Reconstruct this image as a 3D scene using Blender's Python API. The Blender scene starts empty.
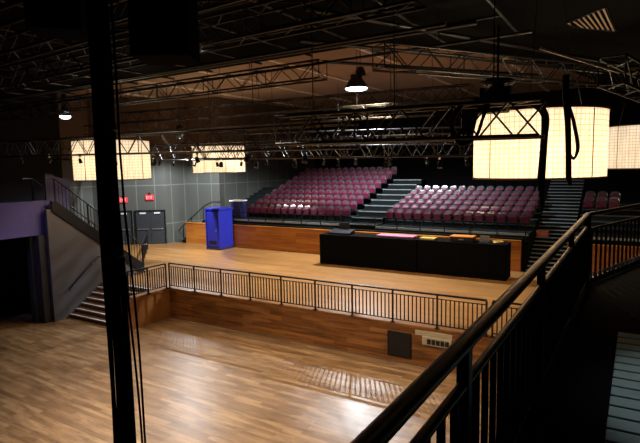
import bpy, bmesh, math, random
from mathutils import Vector, Matrix
random.seed(7)
SC = bpy.context.scene
COL = SC.collection
PI = math.pi
DECK = 1.255          # terrace height above the dance floor
EYE = 6.21

# ------------------------------------------------------------------ helpers
class MB:
    """collects simple shapes; build() links them as one mesh object"""
    def __init__(s): s.v = []; s.f = []; s.sm = []; s.uv = {}
    def add(s, vs, fs, smooth=False):
        o = len(s.v); s.v += [tuple(v) for v in vs]
        for f in fs: s.f.append(tuple(i + o for i in f)); s.sm.append(smooth)
        return s
    def box(s, a, b, M=None, c=0.0):
        x0, x1 = sorted((a[0], b[0])); y0, y1 = sorted((a[1], b[1])); z0, z1 = sorted((a[2], b[2]))
        if c <= 0:
            vs = [Vector((x, y, z)) for x in (x0, x1) for y in (y0, y1) for z in (z0, z1)]
            fs = [(0,1,3,2), (4,6,7,5), (0,4,5,1), (2,3,7,6), (0,2,6,4), (1,5,7,3)]
        else:
            bm = bmesh.new(); bmesh.ops.create_cube(bm, size=1)
            for v in bm.verts: v.co = Vector(((x0+x1)/2+v.co.x*(x1-x0), (y0+y1)/2+v.co.y*(y1-y0), (z0+z1)/2+v.co.z*(z1-z0)))
            bmesh.ops.bevel(bm, geom=list(bm.edges), offset=c, segments=2, profile=.5, affect='EDGES')
            bm.verts.index_update(); vs = [v.co.copy() for v in bm.verts]; fs = [[v.index for v in f.verts] for f in bm.faces]; bm.free()
        if M is not None: vs = [M @ v for v in vs]
        return s.add(vs, fs)
    def bar(s, p, q, w, h=None, up=(0,0,1)):
        p, q = Vector(p), Vector(q); h = h or w; d = (q-p).normalized(); u = Vector(up)
        if abs(d.dot(u)) > .99: u = Vector((0,1,0))
        r = d.cross(u).normalized(); u = r.cross(d)
        vs = [e + r*sx*w/2 + u*sz*h/2 for e in (p, q) for sx in (-1,1) for sz in (-1,1)]
        return s.add(vs, [(0,1,3,2), (4,6,7,5), (0,4,5,1), (2,3,7,6), (0,2,6,4), (1,5,7,3)])
    def tube(s, pts, r, n=8, caps=True):
        pts = [Vector(p) for p in pts]; m = len(pts); rs = r if isinstance(r, (list, tuple)) else [r]*m
        vs = []; fs = []; t = (pts[1]-pts[0]).normalized(); u = t.orthogonal().normalized()
        for i, p in enumerate(pts):
            if 0 < i < m-1: d = (pts[i+1]-pts[i]).normalized() + (pts[i]-pts[i-1]).normalized()
            else: d = pts[min(i+1, m-1)] - pts[max(i-1, 0)]
            d.normalize(); u = (u - d*u.dot(d)).normalized(); w = d.cross(u)
            for k in range(n): vs.append(p + (u*math.cos(2*PI*k/n) + w*math.sin(2*PI*k/n))*rs[i])
        for i in range(m-1):
            for k in range(n): fs.append((i*n+k, i*n+(k+1) % n, (i+1)*n+(k+1) % n, (i+1)*n+k))
        s.add(vs, fs, True)
        if caps: s.add([vs[k] for k in range(n)][::-1], [tuple(range(n))]); s.add([vs[(m-1)*n+k] for k in range(n)], [tuple(range(n))])
        return s
    def lathe(s, prof, c=(0,0,0), n=32, M=None):
        c = Vector(c); vs = []; fs = []; m = len(prof)
        for r, z in prof:
            for k in range(n): vs.append(Vector((r*math.cos(2*PI*k/n), r*math.sin(2*PI*k/n), z)))
        for i in range(m-1):
            for k in range(n): fs.append((i*n+k, i*n+(k+1) % n, (i+1)*n+(k+1) % n, (i+1)*n+k))
        vs = [(M @ v if M is not None else v) + c for v in vs]
        return s.add(vs, fs, True)
    def prism(s, poly, z0, z1):
        n = len(poly); vs = [(x, y, z0) for x, y in poly] + [(x, y, z1) for x, y in poly]
        return s.add(vs, [tuple(range(n))[::-1], tuple(range(n, 2*n))] + [(i, (i+1) % n, n+(i+1) % n, n+i) for i in range(n)])
    def profx(s, poly, x0, x1):
        """polygon in YZ swept along X"""
        n = len(poly); vs = [(x0, y, z) for y, z in poly] + [(x1, y, z) for y, z in poly]
        return s.add(vs, [tuple(range(n)), tuple(range(n, 2*n))[::-1]] + [(i, n+i, n+(i+1) % n, (i+1) % n) for i in range(n)])
    def build(s, name, mat, parent=None, loc=None):
        me = bpy.data.meshes.new(name); me.from_pydata(s.v, [], s.f); me.polygons.foreach_set('use_smooth', s.sm)
        bm = bmesh.new(); bm.from_mesh(me); bmesh.ops.recalc_face_normals(bm, faces=bm.faces); bm.to_mesh(me); bm.free()
        me.materials.append(mat); o = bpy.data.objects.new(name, me); COL.objects.link(o)
        if loc is not None: o.location = loc
        if parent is not None: o.parent = parent
        return o

def tag(o, label=None, cat=None, group=None, kind=None):
    for k, v in (('label', label), ('category', cat), ('group', group), ('kind', kind)):
        if v: o[k] = v
    return o
def thing(name, label, cat, loc=(0,0,0), rz=0, group=None):
    o = bpy.data.objects.new(name, None); COL.objects.link(o); o.empty_display_size = .2
    o.location = loc; o.rotation_euler = (0,0,rz); return tag(o, label, cat, group)
def struct(name, mb, mat, parent=None):
    o = mb.build(name, mat, parent); o['kind'] = 'structure'; return o

# ------------------------------------------------------------------ materials
def nodes(name):
    m = bpy.data.materials.new(name); m.use_nodes = True; nt = m.node_tree
    return m, nt, nt.nodes['Principled BSDF']
def plain(name, col, rough=.6, metal=0, spec=.5, noise=.12, scale=6, emit=None, es=0):
    m, nt, b = nodes(name)
    b.inputs['Roughness'].default_value = rough; b.inputs['Metallic'].default_value = metal
    b.inputs['Specular IOR Level'].default_value = spec
    tc = nt.nodes.new('ShaderNodeTexCoord'); nz = nt.nodes.new('ShaderNodeTexNoise'); nz.inputs['Scale'].default_value = scale
    nt.links.new(tc.outputs['Object'], nz.inputs['Vector'])
    mx = nt.nodes.new('ShaderNodeMix'); mx.data_type = 'RGBA'
    mx.inputs[6].default_value = (*[c*(1-noise) for c in col], 1); mx.inputs[7].default_value = (*[min(1, c*(1+noise)) for c in col], 1)
    nt.links.new(nz.outputs['Fac'], mx.inputs[0]); nt.links.new(mx.outputs[2], b.inputs['Base Color'])
    if emit: b.inputs['Emission Color'].default_value = (*emit, 1); b.inputs['Emission Strength'].default_value = es
    return m
def wood(name, c1, c2, c3, width=1.8, row=.09, rough=.35, rot=(0,0,0), streak=.5, spec=.5, coat=0, grain=(.55,8.0)):
    """plank pattern with per-plank tone and streaky grain"""
    m, nt, b = nodes(name); L = nt.links.new
    tc = nt.nodes.new('ShaderNodeTexCoord'); mp = nt.nodes.new('ShaderNodeMapping'); mp.inputs['Rotation'].default_value = rot
    L(tc.outputs['Object'], mp.inputs['Vector'])
    br = nt.nodes.new('ShaderNodeTexBrick'); br.offset = .37; br.offset_frequency = 2
    for k, v in (('Scale', 1), ('Mortar Size', .0025), ('Mortar Smooth', .3), ('Bias', 0), ('Brick Width', width), ('Row Height', row)): br.inputs[k].default_value = v
    br.inputs['Color1'].default_value = (*c1, 1); br.inputs['Color2'].default_value = (*c2, 1); br.inputs['Mortar'].default_value = (*[x*.45 for x in c1], 1)
    L(mp.outputs['Vector'], br.inputs['Vector'])
    m2 = nt.nodes.new('ShaderNodeMapping'); m2.inputs['Scale'].default_value = (*grain, 1.0); L(mp.outputs['Vector'], m2.inputs['Vector'])
    nz = nt.nodes.new('ShaderNodeTexNoise'); nz.inputs['Scale'].default_value = 1.1; nz.inputs['Detail'].default_value = 5; nz.inputs['Roughness'].default_value = .65
    L(m2.outputs['Vector'], nz.inputs['Vector'])
    rp = nt.nodes.new('ShaderNodeMapRange'); rp.inputs[1].default_value = .42; rp.inputs[2].default_value = .68; L(nz.outputs['Fac'], rp.inputs[0])
    ml = nt.nodes.new('ShaderNodeMath'); ml.operation = 'MULTIPLY'; ml.inputs[1].default_value = streak; L(rp.outputs[0], ml.inputs[0])
    mx = nt.nodes.new('ShaderNodeMix'); mx.data_type = 'RGBA'; L(ml.outputs[0], mx.inputs[0]); L(br.outputs['Color'], mx.inputs[6]); mx.inputs[7].default_value = (*c3, 1)
    L(mx.outputs[2], b.inputs['Base Color'])
    b.inputs['Roughness'].default_value = rough; b.inputs['Specular IOR Level'].default_value = spec
    b.inputs['Coat Weight'].default_value = coat; b.inputs['Coat Roughness'].default_value = .25
    return m

M_FLOOR = wood('dance_floor_oak', (.26,.145,.066), (.46,.285,.145), (.12,.06,.024), 1.3, .14, .36, streak=.8, grain=(.8,5.0))
M_DECK = wood('terrace_oak', (.27,.125,.036), (.38,.19,.06), (.17,.075,.02), 1.6, .12, .33, streak=.6)
M_FASCIA = wood('fascia_boards', (.24,.085,.018), (.42,.17,.045), (.07,.022,.006), 1.35, .17, .4, rot=(PI/2,0,0), streak=.9)
M_FASCIAV = wood('upright_fascia_boards', (.27,.095,.02), (.40,.16,.04), (.13,.045,.01), 1.7, .16, .45, rot=(PI/2,0,PI/2), streak=.7)
M_BACKWOOD = wood('low_wall_boards', (.40,.12,.016), (.55,.21,.035), (.17,.05,.008), 1.8, .2, .36, rot=(PI/2,0,0), streak=.55)
M_STEP = wood('stair_oak', (.2,.105,.05), (.25,.14,.07), (.12,.06,.03), 1.5, .1, .5)
M_BLACK = plain('black_paint', (.003,.003,.0035), .6, 0, .3)
M_BLACKM = plain('black_steel', (.012,.012,.013), .38, .3)
M_RAIL = plain('bronze_black_handrail', (.20,.14,.092), .34, .9, .5)
M_TRUSS = plain('dark_aluminium_truss', (.035,.033,.030), .36, .5)
M_TRUSSB = plain('black_rigging_truss', (.012,.012,.012), .4, .4)
M_PIPE = plain('dull_black_pipe', (.022,.022,.023), .45, .3)
M_FLAT = plain('flat_black_cabinet', (.003,.003,.003), .95, 0, .03)
M_DRAPE = plain('black_drape_cloth', (.0032,.0032,.0034), .95, 0, .05)
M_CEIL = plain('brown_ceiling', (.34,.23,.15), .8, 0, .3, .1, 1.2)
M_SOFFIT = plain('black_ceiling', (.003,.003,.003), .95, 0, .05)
M_CARPET = plain('black_carpet', (.003,.003,.003), 1, 0, .03)
M_UPWALL = plain('dark_brown_upper_wall', (.13,.085,.055), .8, 0, .2)
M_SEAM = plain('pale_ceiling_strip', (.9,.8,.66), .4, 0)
M_GREYWALL = plain('grey_painted_wall', (.095,.088,.09), .7, 0, .3, .08, 2)
M_COLUMN = plain('dark_grey_column', (.04,.042,.048), .6)
M_DARKWALL = plain('near_black_wall', (.008,.008,.008), .8, 0, .2)
M_PURPLEF = plain('violet_lit_fascia', (.11,.10,.30), .6, 0, .3)  # part of the violet light on the fascia is put into its base colour
M_MAROON = plain('maroon_upholstery', (.085,.0055,.022), .5, 0, .4, .25, 14)
M_SHELL = plain('grey_seat_shell', (.055,.055,.06), .2, .1, .8)
M_RISER = plain('charcoal_riser_carpet', (.007,.008,.008), .9, 0, .1)
M_NOSE = plain('pale_grey_nosing', (.25,.29,.30), .4, .3)
M_PALE = plain('pale_edge_strip', (.36,.40,.41), .4, .2)
M_TREAD = plain('grey_green_tread', (.045,.06,.06), .55)
M_BLUE = plain('blue_plastic', (.014,.02,.30), .45, 0, .5, .1, 3)
M_NAVY = plain('navy_plastic', (.012,.012,.07), .5)
M_WHITE = plain('pale_trim', (.7,.7,.7), .5)
M_CREAM = plain('cream_plate', (.50,.41,.27), .55)
M_RED = plain('exit_red', (.5,.02,.03), .5, emit=(.9,.035,.05), es=.75)
M_REDL = plain('exit_letters', (.9,.5,.45), .5, emit=(1,.30,.26), es=.8)
M_LEDC = plain('cold_lamp_glass', (.9,.95,1), .3, emit=(.82,.92,1.0), es=14)
M_BULB = plain('warm_bulb', (1,.9,.7), .3, emit=(1,.82,.55), es=5)
M_HOUSING = plain('blue_grey_lamp_housing', (.012,.016,.026), .4, .4)
M_SLAT = plain('grey_green_decking', (.20,.24,.24), .6, 0, .4, .15, 5)
M_BRASS = plain('tan_vent_metal', (.42,.32,.22), .45, .3, emit=(.9,.68,.45), es=.0)
M_STEEL = plain('brushed_steel', (.45,.46,.48), .3, .8)
M_PINK = plain('pink_cloth', (.42,.14,.24), .8)
M_GOLD = plain('amber_tape', (.55,.36,.06), .5)
M_ORANGE = plain('orange_case_edge', (.6,.2,.03), .5)
M_GEAR = plain('black_console', (.015,.015,.018), .35, .1)
M_ORBOX = plain('rust_red_box', (.42,.11,.05), .6)
M_BLUEWALL = plain('blue_lit_panel', (.07,.07,.2), .6)  # blue light falling on the parapet is put into its base colour
def panel_wall():
    m, nt, b = nodes('grey_wall_panels'); L = nt.links.new
    tc = nt.nodes.new('ShaderNodeTexCoord'); br = nt.nodes.new('ShaderNodeTexBrick'); br.offset = 0
    L(tc.outputs['UV'], br.inputs['Vector'])
    for k, v in (('Scale', 1), ('Mortar Size', .035), ('Mortar Smooth', .2), ('Brick Width', 1.22), ('Row Height', 2.6)): br.inputs[k].default_value = v
    br.inputs['Color1'].default_value = (.072,.076,.066,1); br.inputs['Color2'].default_value = (.088,.09,.078,1); br.inputs['Mortar'].default_value = (.16,.165,.145,1)
    L(br.outputs['Color'], b.inputs['Base Color']); b.inputs['Roughness'].default_value = .7
    return m
M_PANEL = panel_wall()
def shade_mat():
    m, nt, b = nodes('glowing_fabric_shade'); L = nt.links.new; nt.nodes.remove(b)
    out = nt.nodes['Material Output']
    uv = nt.nodes.new('ShaderNodeTexCoord'); br = nt.nodes.new('ShaderNodeTexBrick'); br.offset = 0
    for k, v in (('Scale', 1), ('Mortar Size', .012), ('Mortar Smooth', .6), ('Brick Width', .11), ('Row Height', .11)): br.inputs[k].default_value = v
    br.inputs['Color1'].default_value = (1,.90,.70,1); br.inputs['Color2'].default_value = (1,.82,.58,1); br.inputs['Mortar'].default_value = (.70,.50,.29,1)
    L(uv.outputs['UV'], br.inputs['Vector'])
    nz = nt.nodes.new('ShaderNodeTexNoise'); nz.inputs['Scale'].default_value = 1.6; mp = nt.nodes.new('ShaderNodeMapping'); mp.inputs['Scale'].default_value = (5, .6, 1)
    L(uv.outputs['UV'], mp.inputs['Vector']); L(mp.outputs['Vector'], nz.inputs['Vector'])
    mr = nt.nodes.new('ShaderNodeMapRange'); mr.inputs[1].default_value = .3; mr.inputs[2].default_value = .7; mr.inputs[3].default_value = .75; mr.inputs[4].default_value = 1.1
    L(nz.outputs['Fac'], mr.inputs[0])
    em = nt.nodes.new('ShaderNodeEmission'); L(br.outputs['Color'], em.inputs['Color'])
    ms = nt.nodes.new('ShaderNodeMath'); ms.operation = 'MULTIPLY'; ms.inputs[1].default_value = .70; L(mr.outputs[0], ms.inputs[0]); L(ms.outputs[0], em.inputs['Strength'])
    tr = nt.nodes.new('ShaderNodeBsdfTranslucent'); mc = nt.nodes.new('ShaderNodeMix'); mc.data_type = 'RGBA'; mc.blend_type = 'MULTIPLY'; mc.inputs[0].default_value = 1; mc.inputs[7].default_value = (.15,.13,.10,1); L(br.outputs['Color'], mc.inputs[6]); L(mc.outputs[2], tr.inputs['Color'])
    ad = nt.nodes.new('ShaderNodeAddShader'); L(em.outputs[0], ad.inputs[0]); L(tr.outputs[0], ad.inputs[1]); L(ad.outputs[0], out.inputs['Surface'])
    return m
M_SHADE = shade_mat()

# ------------------------------------------------------------------ the setting
struct('floor', MB().box((-31,-5,-.2), (9,39,0)), M_FLOOR)
deckpoly = [(8,14.58),(-16.64,14.58),(-16.64,12.5),(-17.1,12.5),(-17.1,14.35),(-20.43,14.35),(-20.43,16.2),(-30.9,16.2),(-30.9,24.36),(8,24.36)]
struct('floor_terrace', MB().prism(deckpoly, .02, DECK), M_DECK)
struct('wall_terrace_front', MB().box((-16.61,14.55,0), (8,14.575,DECK-.06)), M_FASCIA)
struct('wall_terrace_side', MB().box((-16.635,12.5,0), (-16.61,14.575,DECK-.06)).box((-17.1,12.475,0), (-16.61,12.5,DECK-.06)), M_FASCIAV)
struct('trim_terrace_edge', MB().box((-16.62,14.535,DECK-.06), (8,14.62,DECK+.03)).box((-16.66,12.48,DECK-.06), (-16.59,14.62,DECK+.03)), M_FASCIA)
struct('baseboard_terrace_front', MB().box((-16.6,14.53,0), (8,14.55,.05)), M_STEP)

def vwall(name, pts, z0, z1, mat, th=.15):
    """wall along a polyline with running UVs in metres, thickness behind"""
    me = bpy.data.meshes.new(name); bm = bmesh.new(); uvl = bm.loops.layers.uv.new('UVMap'); d = 0
    pts = [Vector((*p, 0)) for p in pts]
    offs = []
    for i, p in enumerate(pts):
        t = (pts[min(i+1, len(pts)-1)] - pts[max(i-1, 0)]).normalized(); offs.append(Vector((-t.y, t.x, 0))*th)
    for i in range(len(pts)-1):
        a, b = pts[i], pts[i+1]; l = (b-a).length
        for oa, ob in ((Vector(), Vector()), (offs[i], offs[i+1])):
            vs = [bm.verts.new((p.x, p.y, z)) for p, z in ((a+oa, z0), (b+ob, z0), (b+ob, z1), (a+oa, z1))]
            f = bm.faces.new(vs)
            for lp, uv in zip(f.loops, ((d, z0), (d+l, z0), (d+l, z1), (d, z1))): lp[uvl].uv = uv
        vs = [bm.verts.new((p.x, p.y, z1)) for p in (a, b, b+offs[i+1], a+offs[i])]; bm.faces.new(vs)
        d += l
    bm.to_mesh(me); bm.free(); me.materials.append(mat)
    o = bpy.data.objects.new(name, me); COL.objects.link(o); o['kind'] = 'structure'; return o
vwall('wall_left', [(-30.9,19),(-30.9,21.0),(-26.9,23.7),(-26.95,25.8),(-24.2,26.0),(-24.2,38.3)], DECK-.1, 6.9, M_PANEL)
vwall('wall_left_upper', [(-30.9,19),(-30.9,21.0),(-26.9,23.7),(-26.95,25.8),(-24.2,26.0),(-24.2,38.3)], 6.9, 11, M_UPWALL)
struct('wall_left_front', MB().box((-31.05,-5,0), (-30.9,19,11)), M_DARKWALL)
struct('wall_back', MB().box((-24.3,38.2,0), (9,38.4,11)), M_DARKWALL)
struct('wall_right', MB().box((9,-5,0), (9.15,38.4,11)), M_DARKWALL)
struct('wall_rear', MB().box((-31,-5.15,0), (9,-5,11)), M_DARKWALL)
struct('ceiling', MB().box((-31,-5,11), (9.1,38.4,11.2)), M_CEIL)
for i, x in enumerate((-27.2,-22.8,-18.3,-14.05,-9.8,-5.4)):
    struct('trim_ceiling_seam', MB().box((x-.07,13.5,10.90), (x+.07,38,10.99)), M_SEAM)
# black soffit over the dance floor hiding the ceiling, with a stepped edge toward the big lampshade
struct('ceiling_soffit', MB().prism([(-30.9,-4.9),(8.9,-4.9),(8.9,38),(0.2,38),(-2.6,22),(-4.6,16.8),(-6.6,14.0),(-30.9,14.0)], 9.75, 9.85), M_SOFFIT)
# low timber wall at the back of the terrace
def wwall(name, x0, x1):
    struct(name, MB().box((x0,24.36,DECK), (x1,24.5,2.62)), M_BACKWOOD)
    struct('trim_'+name, MB().box((x0,24.33,2.62), (x1,24.53,2.68)), M_BACKWOOD)
wwall('wall_seating_left', -25.9, -4.45); wwall('wall_seating_right', -2.55, 7.5)
# left grey wall under the upper stair, with the sloping top
def zline(y): return 4.65 - .84*(y-12.16)
struct('wall_stair', MB().profx([(11.75,0),(14.35,0),(14.35,DECK),(16.2,DECK),(16.2,1.3),(12.16,4.65),(12.0,4.7),(11.75,4.7)], -20.58, -20.43), M_GREYWALL)
struct('wall_column', MB().box((-21.15,11.45,0), (-20.62,11.95,3.66)).box((-21.3,11.3,0), (-21.0,11.5,3.66)), M_COLUMN)
struct('wall_bar_back', MB().box((-24.6,5,0), (-24.45,12.2,4)), M_DARKWALL)
struct('wall_bar_end', MB().box((-24.45,11.95,0), (-21.15,12.1,3.8)), M_DARKWALL)
struct('floor_left_balcony', MB().box((-30.8,-4.8,3.72), (-20.9,12.08,5.0)), M_BLACK)
struct('trim_left_balcony', MB().box((-20.9,-4.8,3.66), (-20.78,12.1,5.06)), M_PURPLEF)
# the photographer's balcony, turning right at the corner
NX = -.674; BD = 4.21
struct('floor_balcony', MB().prism([(-.78,-4.8),(-.78,9.2),(2.95,21.2),(8.9,21.2),(8.9,-4.8)], 3.75, BD), M_CARPET)
struct('trim_balcony_edge', MB().prism([(-.80,-4.8),(-.80,9.25),(2.93,21.25),(3.02,21.2),(-.70,9.2),(-.70,-4.8)], 3.6, BD+.05), M_BLACKM)

# ------------------------------------------------------------------ doors and exit signs on the angled wall
wd = Vector((4.0,2.7,0)).normalized(); wn = Vector((wd.y,-wd.x,0)); w0 = Vector((-30.9,21.0,0))
def onwall(d, z, off=0): p = w0 + wd*d + wn*off; return Vector((p.x, p.y, z))
WM = Matrix(((wd.x, wn.x, 0, w0.x), (wd.y, wn.y, 0, w0.y), (0,0,1,0), (0,0,0,1)))
for i, d0 in enumerate((.55, 2.75)):
    fr = struct('door_%d' % (i+1), MB().box((d0-.08,.0,DECK), (d0,.09,3.55), WM).box((d0+1.9,.0,DECK), (d0+1.98,.09,3.55), WM).box((d0-.08,0,3.47), (d0+1.98,.09,3.55), WM), M_BLACKM)
    for k in range(2):
        lf = MB().box((d0+.02+k*.95,.005,DECK+.01), (d0+.93+k*.95,.055,3.45), WM, .01).build('leaf', plain('door_charcoal', (.03,.036,.042), .5), fr)
        MB().box((d0+.12+k*.95,.06,2.24), (d0+.83+k*.95,.12,2.31), WM, .01).build('push_bar', M_STEEL, lf)
        MB().box((d0+.3+k*.95,.055,3.30), (d0+.68+k*.95,.13,3.40), WM, .01).build('door_closer', M_WHITE, lf)
LET = {'E': [(0,0,.2,1),(0,0,.7,.18),(0,.41,.6,.59),(0,.82,.7,1)], 'I': [(.25,0,.45,1)], 'T': [(.25,0,.45,1),(0,.82,.7,1)]}
def exit_sign(d, z, lab):
    t = thing('exit_sign', lab, 'sign', onwall(d, z, .03)); t.rotation_euler = (0,0,math.atan2(wd.y, wd.x))
    MB().box((-.26,-.09,-.17), (.26,0,.17), None, .012).build('housing', M_RED, t)
    MB().box((-.05,-.06,.17), (.05,-.0,.32)).build('bracket', M_BLACKM, t)
    lm = MB(); x = -.2
    for ch in 'EXIT':
        if ch == 'X':
            lm.bar((x,-.095,-.09),(x+.075,-.095,.09),.012,.022,(0,1,0)); lm.bar((x+.075,-.095,-.09),(x,-.095,.09),.012,.022,(0,1,0))
        else:
            for a, b, c, e in LET[ch]: lm.box((x+a*.1,-.1,-.09+b*.18), (x+c*.1,-.089,-.09+e*.18))
        x += .105
    lm.build('lettering', M_REDL, t)
exit_sign(2.02, 4.27, 'red lit EXIT sign over the double door nearest the cable bundle')
exit_sign(3.75, 4.40, 'red lit EXIT sign over the double door beside the side stair')

# ------------------------------------------------------------------ railings
def railing(name, label, p, q, n_pan, nb, h, posts=True, post=.05, rail=.05, bal=.018, gap=.1, m=M_BLACKM, sub=.13):
    """straight run: posts, top and bottom rail, balusters"""
    p, q = Vector(p), Vector(q); t = thing(name, label, 'railing', p); d = q-p; l = d.length; u = d.normalized(); up = Vector((0,0,1))
    MB().bar(up*h, d+up*h, rail*1.3, rail).build('top_rail', m, t)
    MB().bar(up*gap, d+up*gap, .04, .03).build('bottom_rail', m, t)
    MB().bar(up*(h-sub), d+up*(h-sub), .03, .025).build('mid_rail', m, t)
    for i in range(n_pan+1):
        c = d*(i/n_pan); po = MB().bar(c, c+up*(h-rail*.4), post, post, u).build('post', m, t)
        MB().bar(c-u*.07, c+u*.07, .12, .025).build('base_plate', m, po)
    for i in range(n_pan):
        for k in range(1, nb+1):
            c = d*((i+k/(nb+1))/n_pan); MB().bar(c+up*gap, c+up*(h-sub), bal, bal, u).build('baluster', m, t)
    return t
DR = DECK+.03
railing('railing', 'long black baluster railing along the front edge of the wooden terrace', (-16.6,14.58,DR), (-16.6+9*1.45,14.58,DR), 9, 10, 1.04, bal=.032)
railing('railing', 'black baluster railing continuing the terrace front behind the balcony handrail', (-16.6+9*1.45+.17,14.58,DR), (7.9,14.58,DR), 8, 10, 1.04, bal=.032)
railing('railing', 'short black baluster railing on the terrace side beside the lower stair', (-16.63,12.55,DR), (-16.63,14.42,DR), 2, 7, 1.04, bal=.03)

# photographer's balcony handrail
RT = 5.36
t = thing('balcony_railing', 'close black and bronze handrail running away to its bend', 'railing', (NX,0,BD))
up = Vector((0,0,1))
c1 = Vector((0,9.15,0)); c2 = c1 + Vector((3.55,11.6,0)); t0 = Vector((0,-1.5,0)); rz = RT-BD
MB().tube([t0+up*rz, Vector((0,3,rz)), Vector((0,6,rz)), c1+up*rz], .040, 12).build('handrail', M_RAIL, t)
MB().tube([t0+up*(rz-.2), c1+up*(rz-.2)], .026, 10).build('mid_rail', M_RAIL, t)
MB().bar(t0+up*.08, c1+up*.08, .05, .03).build('bottom_rail', M_BLACKM, t)
for y in (-.2, 2.36, 4.62, 6.9, 9.1): MB().bar((0,y,0), (0,y,rz-.02), .06, .06, (0,1,0)).build('post', M_BLACKM, t)
k = 0; y = -.2
while y < 9.0:
    y += .185
    b = MB().bar((0,y,.08), (0,y,rz-.21), .036, .018, (0,1,0)).build('baluster', M_BLACKM, t)
t = thing('balcony_railing', 'distant slim baluster railing beyond the bend of the close handrail', 'railing', (NX,9.15,BD))
c2 = Vector((3.55,11.6,0)); u = c2.normalized()
MB().tube([up*rz, c2+up*rz], .034, 10).build('handrail', M_RAIL, t)
MB().tube([up*(rz-.24), c2+up*(rz-.24)], .022, 8).build('mid_rail', M_RAIL, t)
MB().bar(up*.08, c2+up*.08, .05, .03).build('bottom_rail', M_BLACKM, t)
for i in range(5): MB().bar(c2*(i/4)+u*.05, c2*(i/4)+u*.05+up*(rz-.02), .06, .06, u).build('post', M_BLACKM, t)
for i in range(1, 60):
    c = u*(.2*i)
    b = MB().bar(c+up*.08, c+up*(rz-.22), .03, .022, u).build('baluster', M_BLACKM, t)
    MB().bar(c+up*.03, c+up*.17, .05, .05, u).build('foot_glint', plain('pale_glint', (.3,.3,.36), .4, .5) if i == 1 else bpy.data.materials['pale_glint'], b)  # pale blocks added to imitate light glints at the baluster feet

# grey decking boards on the balcony walkway
t = thing('boardwalk', 'grey-green slatted decking on the balcony floor behind the handrail', 'decking', (-.135,0,BD))
yy = .2; k = 0
while yy < 6.7:
    MB().box((0,yy,0), (2.2,yy+.175,.035), None, .008).build('board', M_SLAT, t); yy += .21

# ------------------------------------------------------------------ lower wooden stair by the left wall
t = thing('staircase', 'short wooden stair with pale nosings rising from the dance floor to the terrace', 'stairs', (-20.43,12.45,0))
n = 7; rise = DECK/n; run = .27
for i in range(n):
    s_ = MB().box((.01,i*run,0), (3.3,1.88,0) if False else (3.3,(i+1)*run if i < n-1 else 1.88,(i+1)*rise)).build('step', M_STEP, t)
    MB().box((.01,i*run-.02,(i+1)*rise-.035), (3.3,i*run+.05,(i+1)*rise+.004)).build('nosing', M_WHITE, s_)
t = thing('wall_handrail', 'sloping steel handrail fixed to the grey wall above the lower stair', 'handrail', (-20.43,12.47,1.29))
MB().tube([(.09,-.05,-.12),(.09,0,0),(.09,1.3,1.08),(.09,1.42,1.14),(.09,1.52,1.12)], .032, 10).build('rail', M_BLACKM, t)
for k in (.2, 1.15): MB().tube([(.09,k,k*.83),(.09,k,k*.83-.08),(0,k,k*.83-.08)], .014, 6).build('bracket', M_STEEL, t)
# upper stair from the left balcony down to the terrace
t = thing('staircase', 'black stair with baluster railing coming down from the left balcony to the terrace', 'stairs', (-20.43,12.16,0))
n = 18; 
MB().profx([(-.2,4.62),(-.2,5.02),(0,5.02),(4.2,1.66),(4.2,1.255),(4.1,1.255)], -.02, .07).build('stringer', M_BLACK, t)
MB().profx([(-.2,4.62),(-.2,5.02),(0,5.02),(4.2,1.66),(4.2,1.255),(4.1,1.255)], -1.67, -1.58).build('stringer', M_BLACK, t)
for i in range(n):
    y = 4.35-(i+.5)*.245; z = DECK+(i+.6)*(5.0-DECK)/n
    MB().box((-1.58,y-.14,z-.045), (-.02,y+.14,z)).build('tread', M_BLACK, t)
sl = -.8
for xx, nm in ((.02,0), (-1.62,1)):
    MB().tube([(xx,-.4,5.95),(xx,0,5.95),(xx,1.3,5.95+1.3*sl),(xx,4.2,5.95+4.2*sl),(xx,4.45,5.95+4.2*sl)], .03, 8).build('handrail', M_BLACKM, t)
    for y in (0,1.42,2.8,4.2): MB().bar((xx,y,4.95+y*sl), (xx,y,5.95+y*sl), .055, .055, (0,1,0)).build('post', M_BLACKM, t)
    for i in range(1, 27):
        y = i*.155
        if nm == 0: MB().bar((xx,y,5.0+y*sl), (xx,y,5.95+y*sl), .018, .018, (0,1,0)).build('baluster', M_BLACKM, t)
railing('railing', 'black railing across the grey door wall beyond the upper stair', (-22.4,17.9,DECK), (-26.2,21.4,DECK), 3, 8, 1.07)
t = thing('parapet_panel', 'dim blue-lit solid panel at the head of the upper stair', 'panel', (-20.9,12.3,5.0))
MB().profx([(-.25,.05),(-.25,1.1),(.1,1.05),(.8,.85),(.8,-.6),(.1,.0)], -.05, .03).build('panel', M_BLUEWALL, t)
MB().bar((-.01,-.25,1.12), (-.01,.12,1.09), .09, .06).build('cap', M_BLACKM, t)
# things in the dark under the balcony
t = thing('bar_cooler', 'dark cooler cabinet in the black recess under the purple-lit balcony', 'cabinet', (-24.05,10.2,0))
MB().box((-.35,-.9,0), (.35,.9,1.9), None, .02).build('body', M_BLACKM, t)
for k in (-1, 1):
    dd = MB().box((.355,.02 if k > 0 else -.88,.15), (.39,.88 if k > 0 else -.02,1.8), None, .01).build('door', plain('dark_glass', (.01,.012,.018), .15), t)
    MB().box((.4,.06*k,.8), (.43,.1*k,1.3)).build('handle', M_STEEL, dd)

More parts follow.
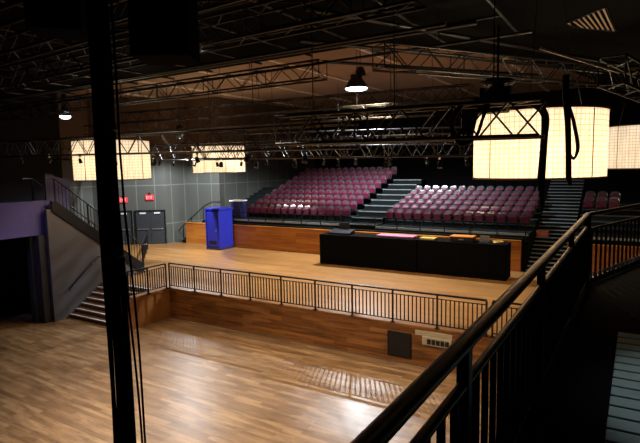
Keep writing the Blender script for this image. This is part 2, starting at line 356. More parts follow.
# ------------------------------------------------------------------ chandeliers
def chandelier(x, y, z, r, h, label, power=240):
    t = thing('drum_chandelier', label, 'chandelier', (x,y,z), 0, None)
    n = 64
    me = bpy.data.meshes.new('shade'); bm = bmesh.new(); uvl = bm.loops.layers.uv.new('UVMap'); ring = []
    for j in range(5): ring.append([bm.verts.new((r*math.cos(2*PI*k/n), r*math.sin(2*PI*k/n), h*j/4)) for k in range(n)])
    for j in range(4):
        for k in range(n):
            f = bm.faces.new((ring[j][k], ring[j][(k+1) % n], ring[j+1][(k+1) % n], ring[j+1][k])); f.smooth = True
            w = 2*PI*r/n
            for lp, uv in zip(f.loops, ((k*w, j*h/4), ((k+1)*w, j*h/4), ((k+1)*w, (j+1)*h/4), (k*w, (j+1)*h/4))): lp[uvl].uv = uv
    bm.to_mesh(me); bm.free(); me.materials.append(M_SHADE); o = bpy.data.objects.new('shade', me); COL.objects.link(o); o.parent = t
    for zz in (0, h): MB().lathe([(r-.02,zz-.02),(r+.02,zz-.02),(r+.02,zz+.02),(r-.02,zz+.02),(r-.02,zz-.02)], n=64).build('hoop', M_BRASSD, t)
    for k in range(8):
        a = 2*PI*k/8+.2; MB().bar((r*1.004*math.cos(a), r*1.004*math.sin(a), 0), (r*1.004*math.cos(a), r*1.004*math.sin(a), h), .018, .018).build('upright', M_BRASSD, t)
    fr = MB().tube([(-r,0,h),(r,0,h)], .02, 6).tube([(0,-r,h),(0,r,h)], .02, 6).build('spider_frame', M_BRASSD, t)
    for k in range(3):
        a = 2*PI*k/3+.5; MB().tube([(r*.7*math.cos(a), r*.7*math.sin(a), h), (r*.15*math.cos(a), r*.15*math.sin(a), 11-z)], .008, 5).build('hanging_wire', M_BLACKM, t)
    for k in range(4):
        a = 2*PI*k/4+.35; bx, by = r*.5*math.cos(a), r*.5*math.sin(a)
        b_ = MB().lathe([(.0,-.14),(.05,-.13),(.09,-.05),(.08,.03),(.04,.09),(.035,.14),(0,.14)], (bx,by,h*.5), 12).build('bulb', M_BULB, t)
        MB().tube([(bx,by,h*.5+.12),(bx,by,h)], .014, 6).build('stem', M_BRASSD, t)
        ld = bpy.data.lights.new('bulb_glow', 'POINT'); ld.energy = power/4; ld.color = (1,.74,.45); ld.shadow_soft_size = .1
        lo = bpy.data.objects.new('bulb_glow', ld); COL.objects.link(lo); lo.location = (bx,by,h*.5-.25); lo.parent = t
    return t
M_BRASSD = plain('dark_brass', (.25,.16,.08), .4, .6)
chandelier(-2.03, 12.9, 5.86, 1.43, 1.47, 'largest glowing drum lampshade, hanging beside the thick hanging cables', 620)
chandelier(-17.78, 13.05, 5.87, 1.43, 1.50, 'glowing drum lampshade above the left stair, partly behind the cable bundle', 260)
chandelier(-20.9, 22.5, 6.0, 1.50, 1.5, 'small far glowing drum lampshade above the blue booths', 260)
chandelier(0.1, 23.7, 5.9, 1.5, 1.6, 'glowing drum lampshade half hidden behind the largest one', 140)

# ------------------------------------------------------------------ seating risers and stairs
def riser(x0, x1, rows, rise, pitch, z0, y0, label):
    poly = [(y0-1.25,0)]; y = y0-1.25; z = z0
    for k in range(rows):
        poly += [(y, z)]; y = y0-1.25+1.25+.25+pitch*k if False else y0+.35+pitch*k; poly += [(y, z)]; z += rise
    poly += [(y+.6, z-rise), (y+.6, 0)]
    t = bpy.data.objects.new('floor_seating_tier', None); COL.objects.link(t); t.location = ((x0+x1)/2, y0, 0); t['kind'] = 'structure'; t_x = (x0+x1)/2
    pl = [(a-y0, b) for a, b in poly]
    MB().profx(pl, x0-t_x, x1-t_x).build('platform', M_RISER, t)
    y = -1.25; z = z0
    for k in range(rows):
        MB().box((x0-t_x,y-.012,z-(.10 if k == 0 else .04)), (x1-t_x,y+.05,z+.006)).build('edge_strip', M_PALE if k == 0 else M_TREAD, t)
        y = .35+pitch*k; z += rise
riser(-22.0, -14.0, 9, .28, .85, 3.0, 26.0, 'dark stepped seating platform carrying the left seat block')
riser(-11.95, -4.2, 6, .215, .85, 2.95, 26.0, 'dark stepped seating platform carrying the right seat block')
riser(-2.4, 5.0, 6, .215, .85, 2.95, 26.0, 'unlit stepped platform at the far end behind the balcony bend')
def aisle(x0, x1, n, y0, z0, run, rise, label, nd=.1, nm=None):
    t = thing('staircase', label, 'stairs', ((x0+x1)/2, y0, 0)); w = (x1-x0)/2
    for i in range(n):
        s_ = MB().box((-w,i*run,0), (w,(i+1)*run+.01,z0+(i+1)*rise)).build('step', M_RISER, t)
        MB().box((-w,i*run-.02,z0+(i+1)*rise-.035), (w,i*run+nd,z0+(i+1)*rise+.005)).build('nosing', nm or M_NOSE, s_)
    return t
aisle(-13.95, -12.0, 9, 25.0, 2.72, .85, .28, 'dark aisle steps with pale nosings between the two seat blocks', .10)
aisle(-4.15, -2.5, 26, 24.1, DECK, .28, .152, 'tall dark steps with pale nosings rising right of the right seat block', .06)
t = aisle(-24.05, -22.1, 12, 25.0, 2.7, .5, .17, 'dim aisle steps between the left seat block and the grey wall', .015, M_RISER)
# side stair by the angled wall, behind the blue booths
t = thing('staircase', 'small side stair with sloping black rail beside the grey door wall', 'stairs', (-26.55,24.6,DECK))
for i in range(8):
    s_ = MB().box((i*.28,0,0), ((i+1)*.28+.01,1.05,(i+1)*.2)).build('step', M_RISER, t)
    MB().box((i*.28-.02,-.02,(i+1)*.2-.035), (i*.28+.07,1.05,(i+1)*.2+.005)).build('nosing', M_NOSE, s_)
MB().tube([(-.3,.03,.75),(0,.03,1.05),(2.24,.03,2.55),(2.9,.03,2.8),(3.6,.03,2.82)], .035, 8).build('handrail', M_BLACKM, t)
for k in (0,3,7): MB().bar((k*.28+.14,.03,(k+1)*.2), (k*.28+.14,.03,1.14+k*.19), .04, .04, (0,1,0)).build('post', M_BLACKM, t)
# crowd barrier in front of the seats, above the timber wall
def barrier(x0, x1, n, label):
    t = thing('guard_rail', label, 'railing', (x0,24.62,2.9)); w = x1-x0
    MB().bar((0,0,.55), (w,0,.55), .05, .04).build('top_rail', M_BLACKM, t); MB().bar((0,0,.28), (w,0,.28), .03, .025).build('mid_rail', M_BLACKM, t)
    for i in range(n+1): MB().bar((w*i/n,0,-.3), (w*i/n,0,.55), .045, .045, (0,1,0)).build('post', M_BLACKM, t)
barrier(-21.9, -14.0, 6, 'thin black guard rail before the left seat block')
barrier(-11.9, -4.3, 6, 'thin black guard rail before the right seat block')
struct('trim_seating_apron', MB().box((-22.0,24.5,2.4), (-4.4,24.74,2.76)), M_RISER)

# ------------------------------------------------------------------ theatre seats
def rplate(mb, w, z0, z1, y, th, rad, lean=0, curve=.0, n=5):
    """rounded-top upright plate, extruded in Y, leaning back, slightly dished"""
    prof = [(-w/2, z0), (w/2, z0)]
    for k in range(n+1): a = (PI/2)*k/n; prof.append((w/2-rad+rad*math.cos(a), z1-rad+rad*math.sin(a)))
    for k in range(n+1): a = PI/2+(PI/2)*k/n; prof.append((-w/2+rad+rad*math.cos(a), z1-rad+rad*math.sin(a)))
    def P(x, z, o): return (x, y+o+(z-z0)*lean-curve*(2*x/w)**2, z)
    m = len(prof); cz = (z0+z1)/2
    inn = [(x*.8, cz+(z-cz)*.8) for x, z in prof]
    vs = [P(x, z, th*.3) for x, z in prof] + [P(x, z, 0) for x, z in inn] + [P(x, z, th) for x, z in prof]
    fs = [tuple(range(m, 2*m))] + [(i, (i+1) % m, m+(i+1) % m, m+i) for i in range(m)] + [(i, 2*m+i, 2*m+(i+1) % m, (i+1) % m) for i in range(m)] + [tuple(range(2*m, 3*m))[::-1]]
    mb.add(vs, fs)
proto = thing('theatre_seat', 'seat', 'seat', (0,0,0), 0, 'rows of maroon theatre seats')
mb = MB(); rplate(mb, .455, .36, .88, .12, .05, .17, .14, .03); mb.build('back_shell', M_SHELL, proto)
mb = MB(); rplate(mb, .40, .40, .775, .055, .075, .15, .14, .03); mb.build('backrest', M_MAROON, proto)
mb = MB(); mb.box((-.21,-.05,.34), (.21,.045,.70), None, .035); mb.build('seat_cushion', M_MAROON, proto)
mb = MB(); mb.box((-.27,-.02,0), (-.235,.16,.40)).box((-.275,-.16,.55), (-.23,.18,.60)).box((-.27,.06,.38), (-.235,.16,.57)).box((-.235,.02,.3), (.22,.1,.36)); mb.build('standard', M_GEAR, proto)
ORD = ['first','second','third','fourth','fifth','sixth','seventh','eighth','ninth','tenth','eleventh','twelfth','thirteenth','fourteenth']
first = [True]
def place(x, y, z, label):
    if first[0]: r = proto; first[0] = False
    else:
        r = proto.copy(); COL.objects.link(r)
        for ch in list(proto.children): c = ch.copy(); COL.objects.link(c); c.parent = r
    r.location = (x, y, z); r['label'] = label; return r
def block(x0, x1, rows, cols, rise, pitch, z0, y0, side, col='maroon'):
    for k in range(rows):
        for i in range(cols):
            x = x0+(x1-x0)*(i+.5)/cols
            rowtxt = 'front row' if k == 0 else ORD[k]+' row up'
            place(x, y0+pitch*k-.15, z0+rise*k, f'maroon theatre seat, {rowtxt}, {ORD[i]} seat from left, {side}')
block(-21.7, -14.1, 9, 14, .28, .85, 3.0, 26.0, 'seat block behind blue booths')
block(-11.85, -4.3, 6, 14, .215, .85, 2.95, 26.0, 'seat block behind black table')
block(-2.35, -.7, 2, 3, .215, .85, 2.95+.645, 28.55, 'dark block behind balcony bend')

# ------------------------------------------------------------------ draped desks on the terrace
def desk(x0, x1, label, h=1.50):
    cx = (x0+x1)/2; w = (x1-x0)/2; t = thing('draped_table', label, 'table', (cx,22.02,DECK))
    MB().box((-w+.03,.05,h-.05), (w-.03,.92,h)).build('tabletop', M_BLACK, t)
    n = int(w*2*14); vs = []; fs = []
    path = [(-w,.95)] + [(-w,.95*(1-k/8)) for k in range(1,8)] + [(-w+2*w*k/n,0) for k in range(n+1)] + [(w,.95*k/8) for k in range(1,9)]
    for i, (x, y) in enumerate(path):
        o = .012*math.sin(i*1.9)+.008*math.sin(i*.7)
        vs += [(x+(o if y > 0 else 0), y+(o*1.6 if y < .1 else 0), .01), (x, y, h+.004)]
    for i in range(len(path)-1): fs.append((2*i, 2*i+2, 2*i+3, 2*i+1))
    mb = MB().add(vs, fs, True); mb.add([(-w,0,h+.004),(w,0,h+.004),(w,.95,h+.004),(-w,.95,h+.004)], [(0,1,2,3)]); mb.build('drape', M_DRAPE, t)
    for sx in (-1, 1):
        for yy in (.12,.85): MB().bar((sx*(w-.12),yy,0), (sx*(w-.12),yy,h-.05), .035, .035, (0,1,0)).build('leg', M_STEEL, t)
desk(-13.78, -8.55, 'long black-draped table on the terrace, its longer half nearer the blue booths', 1.52)
desk(-8.5, -4.6, 'long black-draped table on the terrace, its shorter half beside the steps', 1.53)
TT = DECK+1.536
t = thing('mixing_console', 'black mixing console on the end of the longer draped table', 'console', (-12.75,22.5,TT))
MB().profx([(-.3,0),(-.3,.08),(.3,.22),(.3,0)], -.6, .6).build('body', M_GEAR, t)
mb = MB()
for i in range(14): mb.box((-.55+i*.08,-.22,.10), (-.53+i*.08,-.1,.135))
mb.build('fader_bank', M_STEEL, t)
MB().box((-.3,.28,.2), (.3,.33,.55), None, .01).build('screen', M_GEAR, t)
t = tag(MB().box((-.95,-.3,0), (.95,.32,.09), None, .03).build('folded_cloth', M_PINK, None, (-9.75,22.55,TT)), 'long folded pink cloth on the longer draped table', 'cloth')
t = tag(MB().box((-.35,-.22,0), (.35,.22,.09), None, .02).build('tape_tray', M_GOLD, None, (-8.1,22.4,TT+.0)), 'amber tray on the shorter draped table beside the pink cloth', 'tray')
t = thing('flight_case', 'black flight case with orange edges on the shorter draped table', 'case', (-6.55,22.5,TT+.006))
MB().box((-.5,-.3,.0), (.5,.3,.20), None, .015).build('body', M_GEAR, t); MB().box((-.52,-.32,.2), (.52,.32,.235), None, .01).build('lid', M_ORANGE, t); MB().box((-.1,-.34,.08), (.1,-.3,.13)).build('latch', M_STEEL, t)
t = thing('laptop', 'open dark laptop beside the flight case on the shorter table', 'laptop', (-5.62,22.45,TT))
MB().box((-.2,-.14,0), (.2,.14,.02), None, .006).build('keyboard_base', M_GEAR, t); MB().box((-.2,.14,.02), (.2,.16,.28), None, .006).build('screen', M_STEEL, t)
t = thing('cable_coil', 'coiled yellow cable on the end of the shorter draped table', 'cable', (-5.0,22.4,TT+.03))
MB().tube([((.2+.02*math.sin(k*.9))*math.cos(k*.5), (.2+.02*math.sin(k*.9))*math.sin(k*.5), .01+.0012*k) for k in range(50)], .02, 6).build('coil', M_GOLD, t)
t = thing('storage_box', 'rust red box standing on the steps right of the right seat block', 'box', (-3.85,26.48,2.63))
MB().box((-.26,-.12,0), (.26,.12,.24), None, .015).build('body', M_ORBOX, t); MB().box((-.27,-.13,.24), (.27,.13,.28), None, .01).build('lid', M_ORBOX, t)

# ------------------------------------------------------------------ blue booths
def booth(x, y, label, mb_, trim, w, d, h, roof):
    t = thing('booth', label, 'booth', (x,y,DECK))
    MB().box((-w/2,0,.12), (w/2,d,h), None, .03).build('body', mb_, t)
    MB().box((-w/2-.03,-.03,0), (w/2+.03,d+.03,.13), None, .02).build('skid_base', M_NAVY if trim else mb_, t)
    MB().prism([(-w/2-.05,-.05),(w/2+.05,-.05),(w/2+.05,d+.05),(-w/2-.05,d+.05)], h, h+.1).build('roof', roof, t)
    dr = MB().box((-w/2+.12,-.035,.22), (w/2-.12,0,h-.12), None, .012).build('door', mb_, t)
    MB().box((w/2-.28,-.065,1.1), (w/2-.22,-.035,1.32), None, .01).build('handle', M_STEEL if trim else M_NAVY, dr)
    MB().box((-w/2+.25,-.045,.35), (w/2-.25,-.03,.55)).build('vent_plate', M_HOUSING, dr)
    for k in (-1, 1): MB().box((k*(w/2-.05)-.04,-.05,.12), (k*(w/2-.05)+.04,.01,h)).build('corner_post', mb_, t)
booth(-22.1, 23.0, 'bright blue plastic booth standing on the terrace before the timber wall', M_BLUE, True, 1.12, 1.2, 2.45, M_BLUE)
t = thing('cabinet', 'dark navy cabinet with pale top on the seating platform behind the blue booth', 'cabinet', (-21.85,24.85,2.995))
MB().box((-.42,0,.06), (.42,.6,1.12), None, .02).build('body', M_NAVY, t); MB().box((-.46,-.04,1.12), (.46,.64,1.19), None, .01).build('top', M_WHITE, t)
for k in (-1, 1): MB().box((.02 if k > 0 else -.39,-.02,.1), (.39 if k > 0 else -.02,.0,1.08), None, .006).build('door', M_NAVY, t)
MB().box((-.4,.05,0), (.4,.55,.06)).build('plinth', M_GEAR, t)

# ------------------------------------------------------------------ panels in the terrace front
t = thing('speaker_grille', 'square black grille set into the timber terrace front', 'grille', (-6.21,14.55,.20))
MB().box((-.40,-.05,0), (.40,0,.80), None, .01).build('frame', M_BLACKM, t)
mb = MB()
for i in range(12): mb.box((-.35,-.06,.05+i*.06), (.35,-.045,.09+i*.06))
mb.build('grille_slats', M_GEAR, t)
t = thing('stage_box', 'cream connector plate with dark sockets in the terrace front below the railing', 'connector panel', (-5.1,14.55,.80))
MB().box((-.58,-.04,.20), (.58,0,.36), None, .008).build('backplate', M_CREAM, t)
bx = MB().box((-.34,-.09,-.06), (.56,-.0,.20), None, .012).build('housing', M_CREAM, t)
for i in range(5): MB().box((-.17+i*.14,-.12,.0), (-.06+i*.14,-.085,.15), None, .012).build('socket', M_GEAR, bx)

# ------------------------------------------------------------------ trusses
def truss(name, label, p, q, w=.45, h=.6, r=.028, bay=.55, hang=None, ztop=10.98):
    mt = M_TRUSSB if name.startswith('rigging') else M_TRUSS
    p, q = Vector(p), Vector(q); t = thing(name, label, 'truss', p); d = q-p; l = d.length; u = d.normalized()
    s = Vector((-u.y, u.x, 0)).normalized(); cs = [s*a*w/2+up*b*h/2 for a, b in ((-1,-1),(1,-1),(1,1),(-1,1))]
    for c in cs: MB().tube([c, c+d], r, 6).build('chord', mt, t)
    n = max(2, int(l/bay)); mb = MB()
    for a in range(4):
        c1, c2 = cs[a], cs[(a+1) % 4]
        for i in range(n):
            e1, e2 = (c1, c2) if i % 2 == 0 else (c2, c1); mb.tube([e1+d*(i/n), e2+d*((i+1)/n)], r*.5, 5, False)
        for i in range(0, n+1, 4): mb.tube([c1+d*(i/n), c2+d*(i/n)], r*.5, 5, False)
    mb.build('lattice', mt, t)
    for k in (hang or [.15,.5,.85]):
        c = d*k; MB().tube([c+up*h/2, c+up*(ztop-p.z)], .012, 5).build('hanging_chain', M_BLACKM, t)
truss('lighting_truss', 'dark box truss nearest the left drum lampshade and crossing its top', (-27,11.3,7.25), (-6.0,11.3,6.95), ztop=9.75)
truss('lighting_truss', 'dark box truss over the middle of the terrace', (-27,16,7.15), (-3.6,16,6.7), h=.55)
truss('lighting_truss', 'rearmost wide box truss over the back of the terrace with pale lower edge', (-27,20.5,7.25), (-3.8,20.5,6.95), h=.9, r=.035)
truss('lighting_truss', 'far high box truss before the black rear wall', (-24,25,8.0), (-4.5,25,7.5), h=.8, r=.035)
truss('lighting_truss', 'thin high box truss under the brown ceiling, above the terrace middle', (-27,18.3,8.55), (-6.5,18.3,8.25), h=.5, r=.026)
truss('rigging_truss', 'thin black box truss high up under the brown ceiling, behind the other thin truss', (-26,19.9,9.3), (-5.5,19.9,8.9), h=.55, r=.028)
truss('lighting_truss', 'short close box truss end in front of the largest drum lampshade', (-6.2,8.6,6.95), (-1.3,8.6,6.88), h=.54, w=.5, r=.034, bay=.42, ztop=9.75)
truss('lighting_truss', 'box truss running away from the balcony over the far lampshade', (-.5,11.0,7.85), (2.4,24,7.6), h=.5, ztop=9.75)
# pale strip lights / pars hung on trusses
def par_can(x, y, z, rz, tilt, label, s=1.0):
    t = thing('hanging_stage_lamp', label, 'stage light', (x,y,z), rz, 'black stage lamps under the trusses')
    M = Matrix.Rotation(tilt, 4, 'X')
    MB().lathe([(.0,.2*s),(.07*s,.2*s),(.11*s,.1*s),(.13*s,-.12*s),(.145*s,-.17*s),(.12*s,-.16*s),(0,-.12*s)], (0,0,-.3*s), 14, M).build('can', M_BLACKM, t)
    MB().tube([(-.16*s,0,-.3*s),(-.16*s,0,0),(.16*s,0,0),(.16*s,0,-.3*s)], .012*s, 5).build('yoke', M_BLACKM, t)
    MB().box((-.03,-.03,0), (.03,.03,.12)).build('clamp', M_STEEL, t)
def can_row(p, q, n, lab, zoff):
    zoff -= .04
    for i in range(n):
        f = (i+.5)/n; c = Vector(p).lerp(Vector(q), f)
        par_can(c.x, c.y, c.z-zoff, random.uniform(-.6,.6), random.uniform(-.7,.5), f'black stage lamp, {ORD[i]} from left end, under {lab}', random.uniform(.45,.65))
can_row((-26,11.3,7.25), (-6.5,11.3,6.95), 10, 'the truss crossing the left lampshade', .42)
can_row((-25,16,7.15), (-4.5,16,6.7), 11, 'the truss over mid terrace', .40)
can_row((-25,20.5,7.25), (-5,20.5,6.95), 12, 'the rearmost terrace truss', .57)

# dense grid of pipes and catwalk steel above the dance floor
def pipe(p, q, r, label): 
    o = MB().tube([p, q], r, 8).build('hanging_pipe', M_PIPE); return tag(o, label, 'pipe', 'black rigging pipes under the black ceiling')
LAB = 'dull black rigging pipe under the black ceiling above the dance floor'
for i in range(15):
    y = 3.4+i*.68; z = 9.25+.18*math.sin(i*2.1)
    pipe((-30 , y+random.uniform(-.2,.2), z), (-8.5+.45*i if i > 5 else -1.5, y+random.uniform(-.1,.1), z+random.uniform(-.05,.1)), random.choice((.03,.04,.055)), LAB)
for i in range(13):
    x = -26+i*1.95
    pipe((x,2.5,9.45), (x+random.uniform(-.1,.1),13.2 if x < -7 else 13.9,9.45+random.uniform(-.05,.05)), .035, LAB)
for i, (a, b) in enumerate((((-7.8,12.9,9.2),(-3.0,19.6,9.2)), ((-7.2,10.8,9.3),(-1.2,21,9.3)), ((-5.6,8.6,9.25),(.6,22,9.25)))):
    pipe(a, b, .05, LAB)
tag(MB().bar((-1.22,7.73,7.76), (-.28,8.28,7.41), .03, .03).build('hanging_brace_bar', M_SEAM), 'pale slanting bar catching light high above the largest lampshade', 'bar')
truss('rigging_truss', 'black box truss in the dark grid, edge toward the brown ceiling', (-26,13.0,9.0), (-7.9,13.0,9.0), h=.5, ztop=9.75)
truss('rigging_truss', 'black box truss deep in the dark grid above the cable bundle', (-24,7.9,8.75), (-3.0,7.9,8.95), h=.5, ztop=9.75)
truss('rigging_truss', 'black box truss closest overhead at the top of the dark grid', (-18,5.6,8.6), (-1.0,5.6,8.9), h=.5, ztop=9.75)
truss('rigging_truss', 'black box truss slanting over the moving head lamp toward the back', (-4.9,10.4,8.55), (.8,20.0,8.6), h=.5, ztop=9.75)

# hanging loudspeakers
def hung_speaker(x, y, z, w, d, h, rz, label):
    t = thing('hanging_loudspeaker', label, 'loudspeaker', (x,y,z), rz)
    MB().box((-w/2,-d/2,0), (w/2,d/2,h), None, .02).build('cabinet', M_FLAT, t); MB().box((-w/2+.03,-d/2-.012,.03), (w/2-.03,-d/2,h-.03)).build('grille', M_FLAT, t)
    for k in (-1, 1): MB().tube([(k*w*.35,0,h), (k*w*.35,0,9.75-z)], .01, 5).build('hanging_chain', M_BLACKM, t)
hung_speaker(-4.8, 4.35, 7.5, .66, .6, .95, .55, 'black loudspeaker cabinet hanging beside the cable bundle top')
hung_speaker(-5.95, 3.75, 7.85, .6, .55, .8, .8, 'black loudspeaker cabinet hanging at the dark upper corner')

# louvred vent in the soffit
t = thing('ceiling_vent', 'tan louvred vent glowing in the black ceiling', 'vent', (0,0,0))
pa, pb, pc, pd = Vector((-1.73,14.85,9.72)), Vector((-.80,13.9,9.72)), Vector((-.68,16.65,9.72)), Vector((-1.58,15.4,9.72))
for i in range(8):
    f = (i+.5)/8; a = pa.lerp(pb, f); b = pd.lerp(pc, f) if i else pa.lerp(pd, .5)
    MB().bar(a, a.lerp(b, .95), .045, .02).build('louvre', M_BRASS, t)
MB().tube([pa, pb, pc, pd, pa+Vector((.01,-.01,0))], .02, 6).build('frame', M_BLACKM, t)

# ------------------------------------------------------------------ high-bay lamps
def highbay(x, y, z, label, energy, col=(.85,.93,1), r=.62, spot=150, ztop=10.98):
    t = thing('hanging_high_bay_lamp', label, 'lamp', (x,y,z), 0, None)
    MB().lathe([(r,0),(r*.96,.09),(r*.72,.34),(r*.5,.52),(r*.48,.95),(r*.3,1.05),(0,1.05)], n=28).build('housing', M_HOUSING, t)
    MB().lathe([(0,.03),(r*.9,.03),(r*.9,-.03),(r*.6,-.10),(0,-.12)], n=28).build('lens', M_LEDC, t)
    MB().tube([(0,0,1.05),(0,0,ztop-z)], .03, 6).build('stem', M_BLACKM, t)
    ld = bpy.data.lights.new('lamp_beam', 'SPOT'); ld.energy = energy; ld.color = col; ld.shadow_soft_size = .12; ld.spot_size = math.radians(spot); ld.spot_blend = .6
    lo = bpy.data.objects.new('lamp_beam', ld); COL.objects.link(lo); lo.location = (0,0,-.2); lo.parent = t
    return t
highbay(-12.95, 24.7, 10.3, 'bright white dome lamp hanging over the front seats', 8000)
highbay(-21.6, 13.6, 8.65, 'small white dome lamp hanging above the upper stair', 150, r=.24, ztop=9.75)
def downlight(x, y, z, energy, label):
    t = thing('deep_downlight', label, 'lamp', (x,y,z))
    MB().lathe([(.2,0),(.22,0),(.22,.7),(.1,.78),(0,.78)], n=20).lathe([(.2,0),(.2,.62),(0,.62)], n=20).build('can', M_BLACKM, t)
    MB().lathe([(0,.55),(.19,.55),(.19,.58),(0,.58)], n=20).build('lens', M_LEDC, t)
    MB().tube([(0,0,.78),(0,0,10.98-z)], .02, 6).build('stem', M_BLACKM, t)
    ld = bpy.data.lights.new('lamp_beam', 'SPOT'); ld.energy = energy; ld.color = (.85,.93,1); ld.shadow_soft_size = .1; ld.spot_size = math.radians(156); ld.spot_blend = .25
    lo = bpy.data.objects.new('lamp_beam', ld); COL.objects.link(lo); lo.location = (0,0,-.02); lo.parent = t
downlight(-22.6, 21.2, 8.0, 3200, 'black can downlight hanging over the terrace before the double doors')

# ------------------------------------------------------------------ moving head lamp on the close truss
t = thing('moving_head_lamp', 'large black moving head stage lamp on top of the close truss end', 'stage light', (-2.17,9.35,7.08))
MB().box((-.2,-.18,.0), (.2,.18,.16), None, .03).build('base', M_BLACK, t)
for k in (-1, 1): MB().box((k*.22-.04,-.1,.1), (k*.22+.04,.1,.44), None, .02).build('yoke_arm', M_BLACK, t)
MB().lathe([(0,-.2),(.14,-.2),(.17,-.08),(.17,.12),(.11,.2),(0,.2)], (0,0,.30), 18, Matrix.Rotation(.9,4,'Y')).build('head', M_BLACK, t)
t = thing('cable_reel', 'flat round black coil of cable lying above the moving head lamp', 'cable', (-2.15,9.38,7.56))
for k in range(5):
    MB().tube([((.15+.03*k)*math.cos(a*PI/12), (.15+.03*k)*math.sin(a*PI/12), .03+.02*((k*7) % 3)) for a in range(25)], .026, 6).build('cable_turn', M_BLACK, t)
MB().tube([(0,0,.0),(0,0,1.0)], .02, 6).build('hanger', M_BLACK, t)
# cables draped over the truss end
def curve_pts(ctrl, n=24):
    out = []; P = [Vector(c) for c in ctrl]; P = [2*P[0]-P[1]] + P + [2*P[-1]-P[-2]]
    for i in range(1, len(P)-2):
        for k in range(n//(len(P)-3)+1):
            s = k/(n//(len(P)-3)+1); a, b, c, d = P[i-1:i+3]
            out.append(.5*((2*b)+(c-a)*s+(2*a-5*b+4*c-d)*s*s+(3*b-a-3*c+d)*s**3))
    out.append(P[-2]); return out
t = thing('draped_cable', 'thick black cables arching over the close truss end and hanging down', 'cable', (-1.5,9.1,5.6))
for k in range(5):
    o = .032*(k-2)
    MB().tube(curve_pts([(-1.15+.05*k,-.3+o,1.1),(-.75,-.3+o,1.50+.03*k),(-.2+o,-.1+o,1.60+.02*k),(.12+o*.6,.2,1.42),(.12+o*.5,.25,.9),(.08+o*.5,.27,.25-.12*k)], 30), .027, 7).build('cable', M_BLACK, t)
t = thing('hanging_cable_loop', 'dangling black cable loop below the close truss end, left edge of the lampshade', 'cable', (-2.4,8.35,6.6))
for k in range(3):
    MB().tube(curve_pts([(-.12+.03*k,0,.55),(-.22,0,.25),(-.1,.02,-.02-.03*k),(.14,.02,.02),(.26,0,.3),(.3+.04*k,0,.6)], 24), .024, 6).build('cable', M_BLACK, t)
t = thing('hanging_cable', 'vertical black cable bundle with a loop in front of the largest lampshade', 'cable', (-1.04,9.6,5.9))
for k in range(3):
    o = .024*(k-1)
    MB().tube(curve_pts([(-.06+o,.03*(k % 2),1.75),(-.05+o,.0,1.4),(.0+o*.7,.03*(k % 2),.8),(.03+o*.8,0,-.0-.05*k)], 20), .031, 7).build('cable', M_BLACK, t)
for k in range(2): MB().tube(curve_pts([(0,.02,1.25),(.07+.02*k,.03,.95),(.14+.02*k,.03,.55),(.10,.03,.36),(.04,.03,.42)], 22), .022, 6).build('loop', M_BLACK, t)

# ------------------------------------------------------------------ big cable bundle (multicore) hanging to the dance floor
t = thing('cable_bundle', 'thick bundle of black cables hanging like a pillar to the dance floor', 'cable', (-4.29,3.10,0))
N = 15
for k in range(N):
    a = k*2.399; rr = .018*math.sqrt(k)*1.35
    ph = random.uniform(0, 6.28); pts = []
    for j in range(30):
        z = 9.6-j*9.58/29; sp = 1+.22*max(0, (5.2-z))*.42
        bw = -.04*math.exp(-((z-5.9)/1.1)**2)
        pts.append((bw*.85+rr*math.cos(a)*sp+.012*math.sin(z*1.1+ph), bw*.53+rr*math.sin(a)*sp+.012*math.cos(z*.9+ph), z))
    MB().tube(pts, .021, 7).build('cable', M_FLAT, t)
for k, (dx, amp) in enumerate(((.20,.022),(-.10,.012),(.13,.02))):
    pts = [((.055 if dx > 0 else -.055)*(1-min(1, max(0, (6.4-z)/3)))+dx*min(1, max(0, (6.4-z)/3))-.03*math.exp(-((z-5.9)/1.1)**2)+amp*math.sin(z*1.7+k)*(1 if z < 6 else .3), dx*.5+.02*math.cos(z+k), z) for z in [9.6-j*9.58/39 for j in range(40)]]
    MB().tube(pts, .011, 6).build('loose_cable', M_FLAT, t)
for z in (8.2,6.6,5.4): MB().lathe([(.095,-.02),(.102,-.02),(.102,.02),(.095,.02)], (0,0,z), 14).build('tie', M_GEAR, t)

# ------------------------------------------------------------------ unseen lamps added to light dance floor, terrace and decking; violet wash
def house(x, y, z, energy, col, aim, size, label, r=.2, blend=.6, ztop=9.75):
    t = thing('unseen_lamp', label, 'lamp', (x,y,z))
    M = (Vector(aim)-Vector((x,y,z))).to_track_quat('-Z','Y').to_matrix().to_4x4()
    MB().lathe([(r,-.02),(r*.95,.1),(r*.6,.28),(0,.3)], (0,0,0), 18, M).build('can', M_BLACKM, t)
    MB().lathe([(0,-.0),(r*.8,-.0),(r*.8,.02),(0,.02)], (0,0,0), 18, M).build('lens', M_BULB, t)
    MB().tube([(0,0,.25),(0,0,ztop-z)], .015, 5).build('stem', M_BLACKM, t)
    ld = bpy.data.lights.new('beam', 'SPOT'); ld.energy = energy; ld.color = col; ld.shadow_soft_size = .25; ld.spot_size = math.radians(size); ld.spot_blend = blend
    lo = bpy.data.objects.new('beam', ld); COL.objects.link(lo); lo.parent = t
    q = (Vector(aim)-Vector((x,y,z))).to_track_quat('-Z','Y'); lo.rotation_euler = q.to_euler(); lo.location = q @ Vector((0,0,-.06))
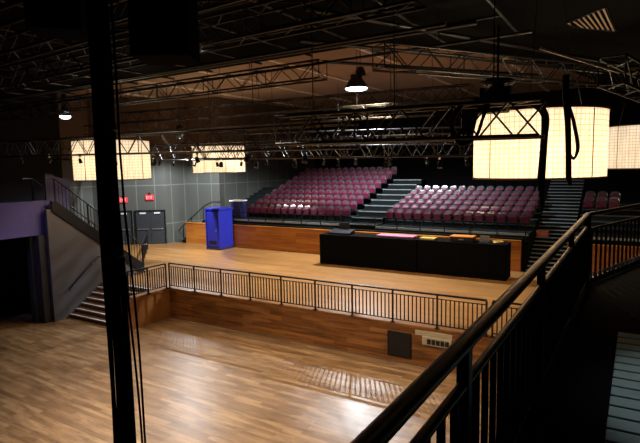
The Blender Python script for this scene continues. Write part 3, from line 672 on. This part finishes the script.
house(-8.5, 7.2, 9.5, 3900, (1,.87,.72), (-7.6,9.6,0), 85, 'unseen warm house downlight added above the dance floor middle')  # unseen, lights the middle of the dance floor
house(-13.5, 10.0, 9.5, 1100, (1,.80,.58), (-12.0,11.3,0), 80, 'unseen warm house downlight added near the terrace corner')
house(-17.5, 3.0, 9.4, 620, (.35,.32,1), (-20.8,9.6,4.3), 24, 'violet wash lamp aimed at the left balcony front')
house(-9.0, 17.5, 9.6, 2700, (1,.80,.54), (-9.5,19.5,1.2), 105, 'unseen warm lamp added over the draped tables', ztop=10.98)  # unseen fill, added to brighten the terrace and its timber wall
house(.9, 5.2, 9.3, 260, (.8,1,1), (.7,5.0,4.2), 30, 'unseen small cool lamp added over the balcony decking', r=.12)  # unseen narrow spot, added to brighten the decking boards

# ------------------------------------------------------------------ world, camera, view
w = bpy.data.worlds.new('World'); SC.world = w; w.use_nodes = True
w.node_tree.nodes['Background'].inputs[0].default_value = (.6,.55,.5,1); w.node_tree.nodes['Background'].inputs[1].default_value = .0
cam = bpy.data.cameras.new('Camera'); co = bpy.data.objects.new('Camera', cam); COL.objects.link(co); SC.camera = co
cam.sensor_fit = 'HORIZONTAL'; cam.sensor_width = 36; cam.lens = 512/640*36; cam.clip_start = .05; cam.clip_end = 200
F, HZ, YAW, ROLL = 512.0, 166.7, .5575, -.0206
p = math.atan((221.5-HZ)/F)
fw = Vector((-math.sin(YAW)*math.cos(p), math.cos(YAW)*math.cos(p), -math.sin(p)))
r_ = Vector((math.cos(YAW), math.sin(YAW), 0)); u_ = r_.cross(fw)
rt = r_*math.cos(ROLL)+u_*math.sin(ROLL); uu = u_*math.cos(ROLL)-r_*math.sin(ROLL)
co.matrix_world = Matrix(((rt.x, uu.x, -fw.x, 0), (rt.y, uu.y, -fw.y, 0), (rt.z, uu.z, -fw.z, EYE), (0,0,0,1)))
vs = SC.view_settings; vs.view_transform = 'Standard'; vs.look = 'None'; vs.gamma = 1; vs.exposure = .22; vs.use_curve_mapping = False
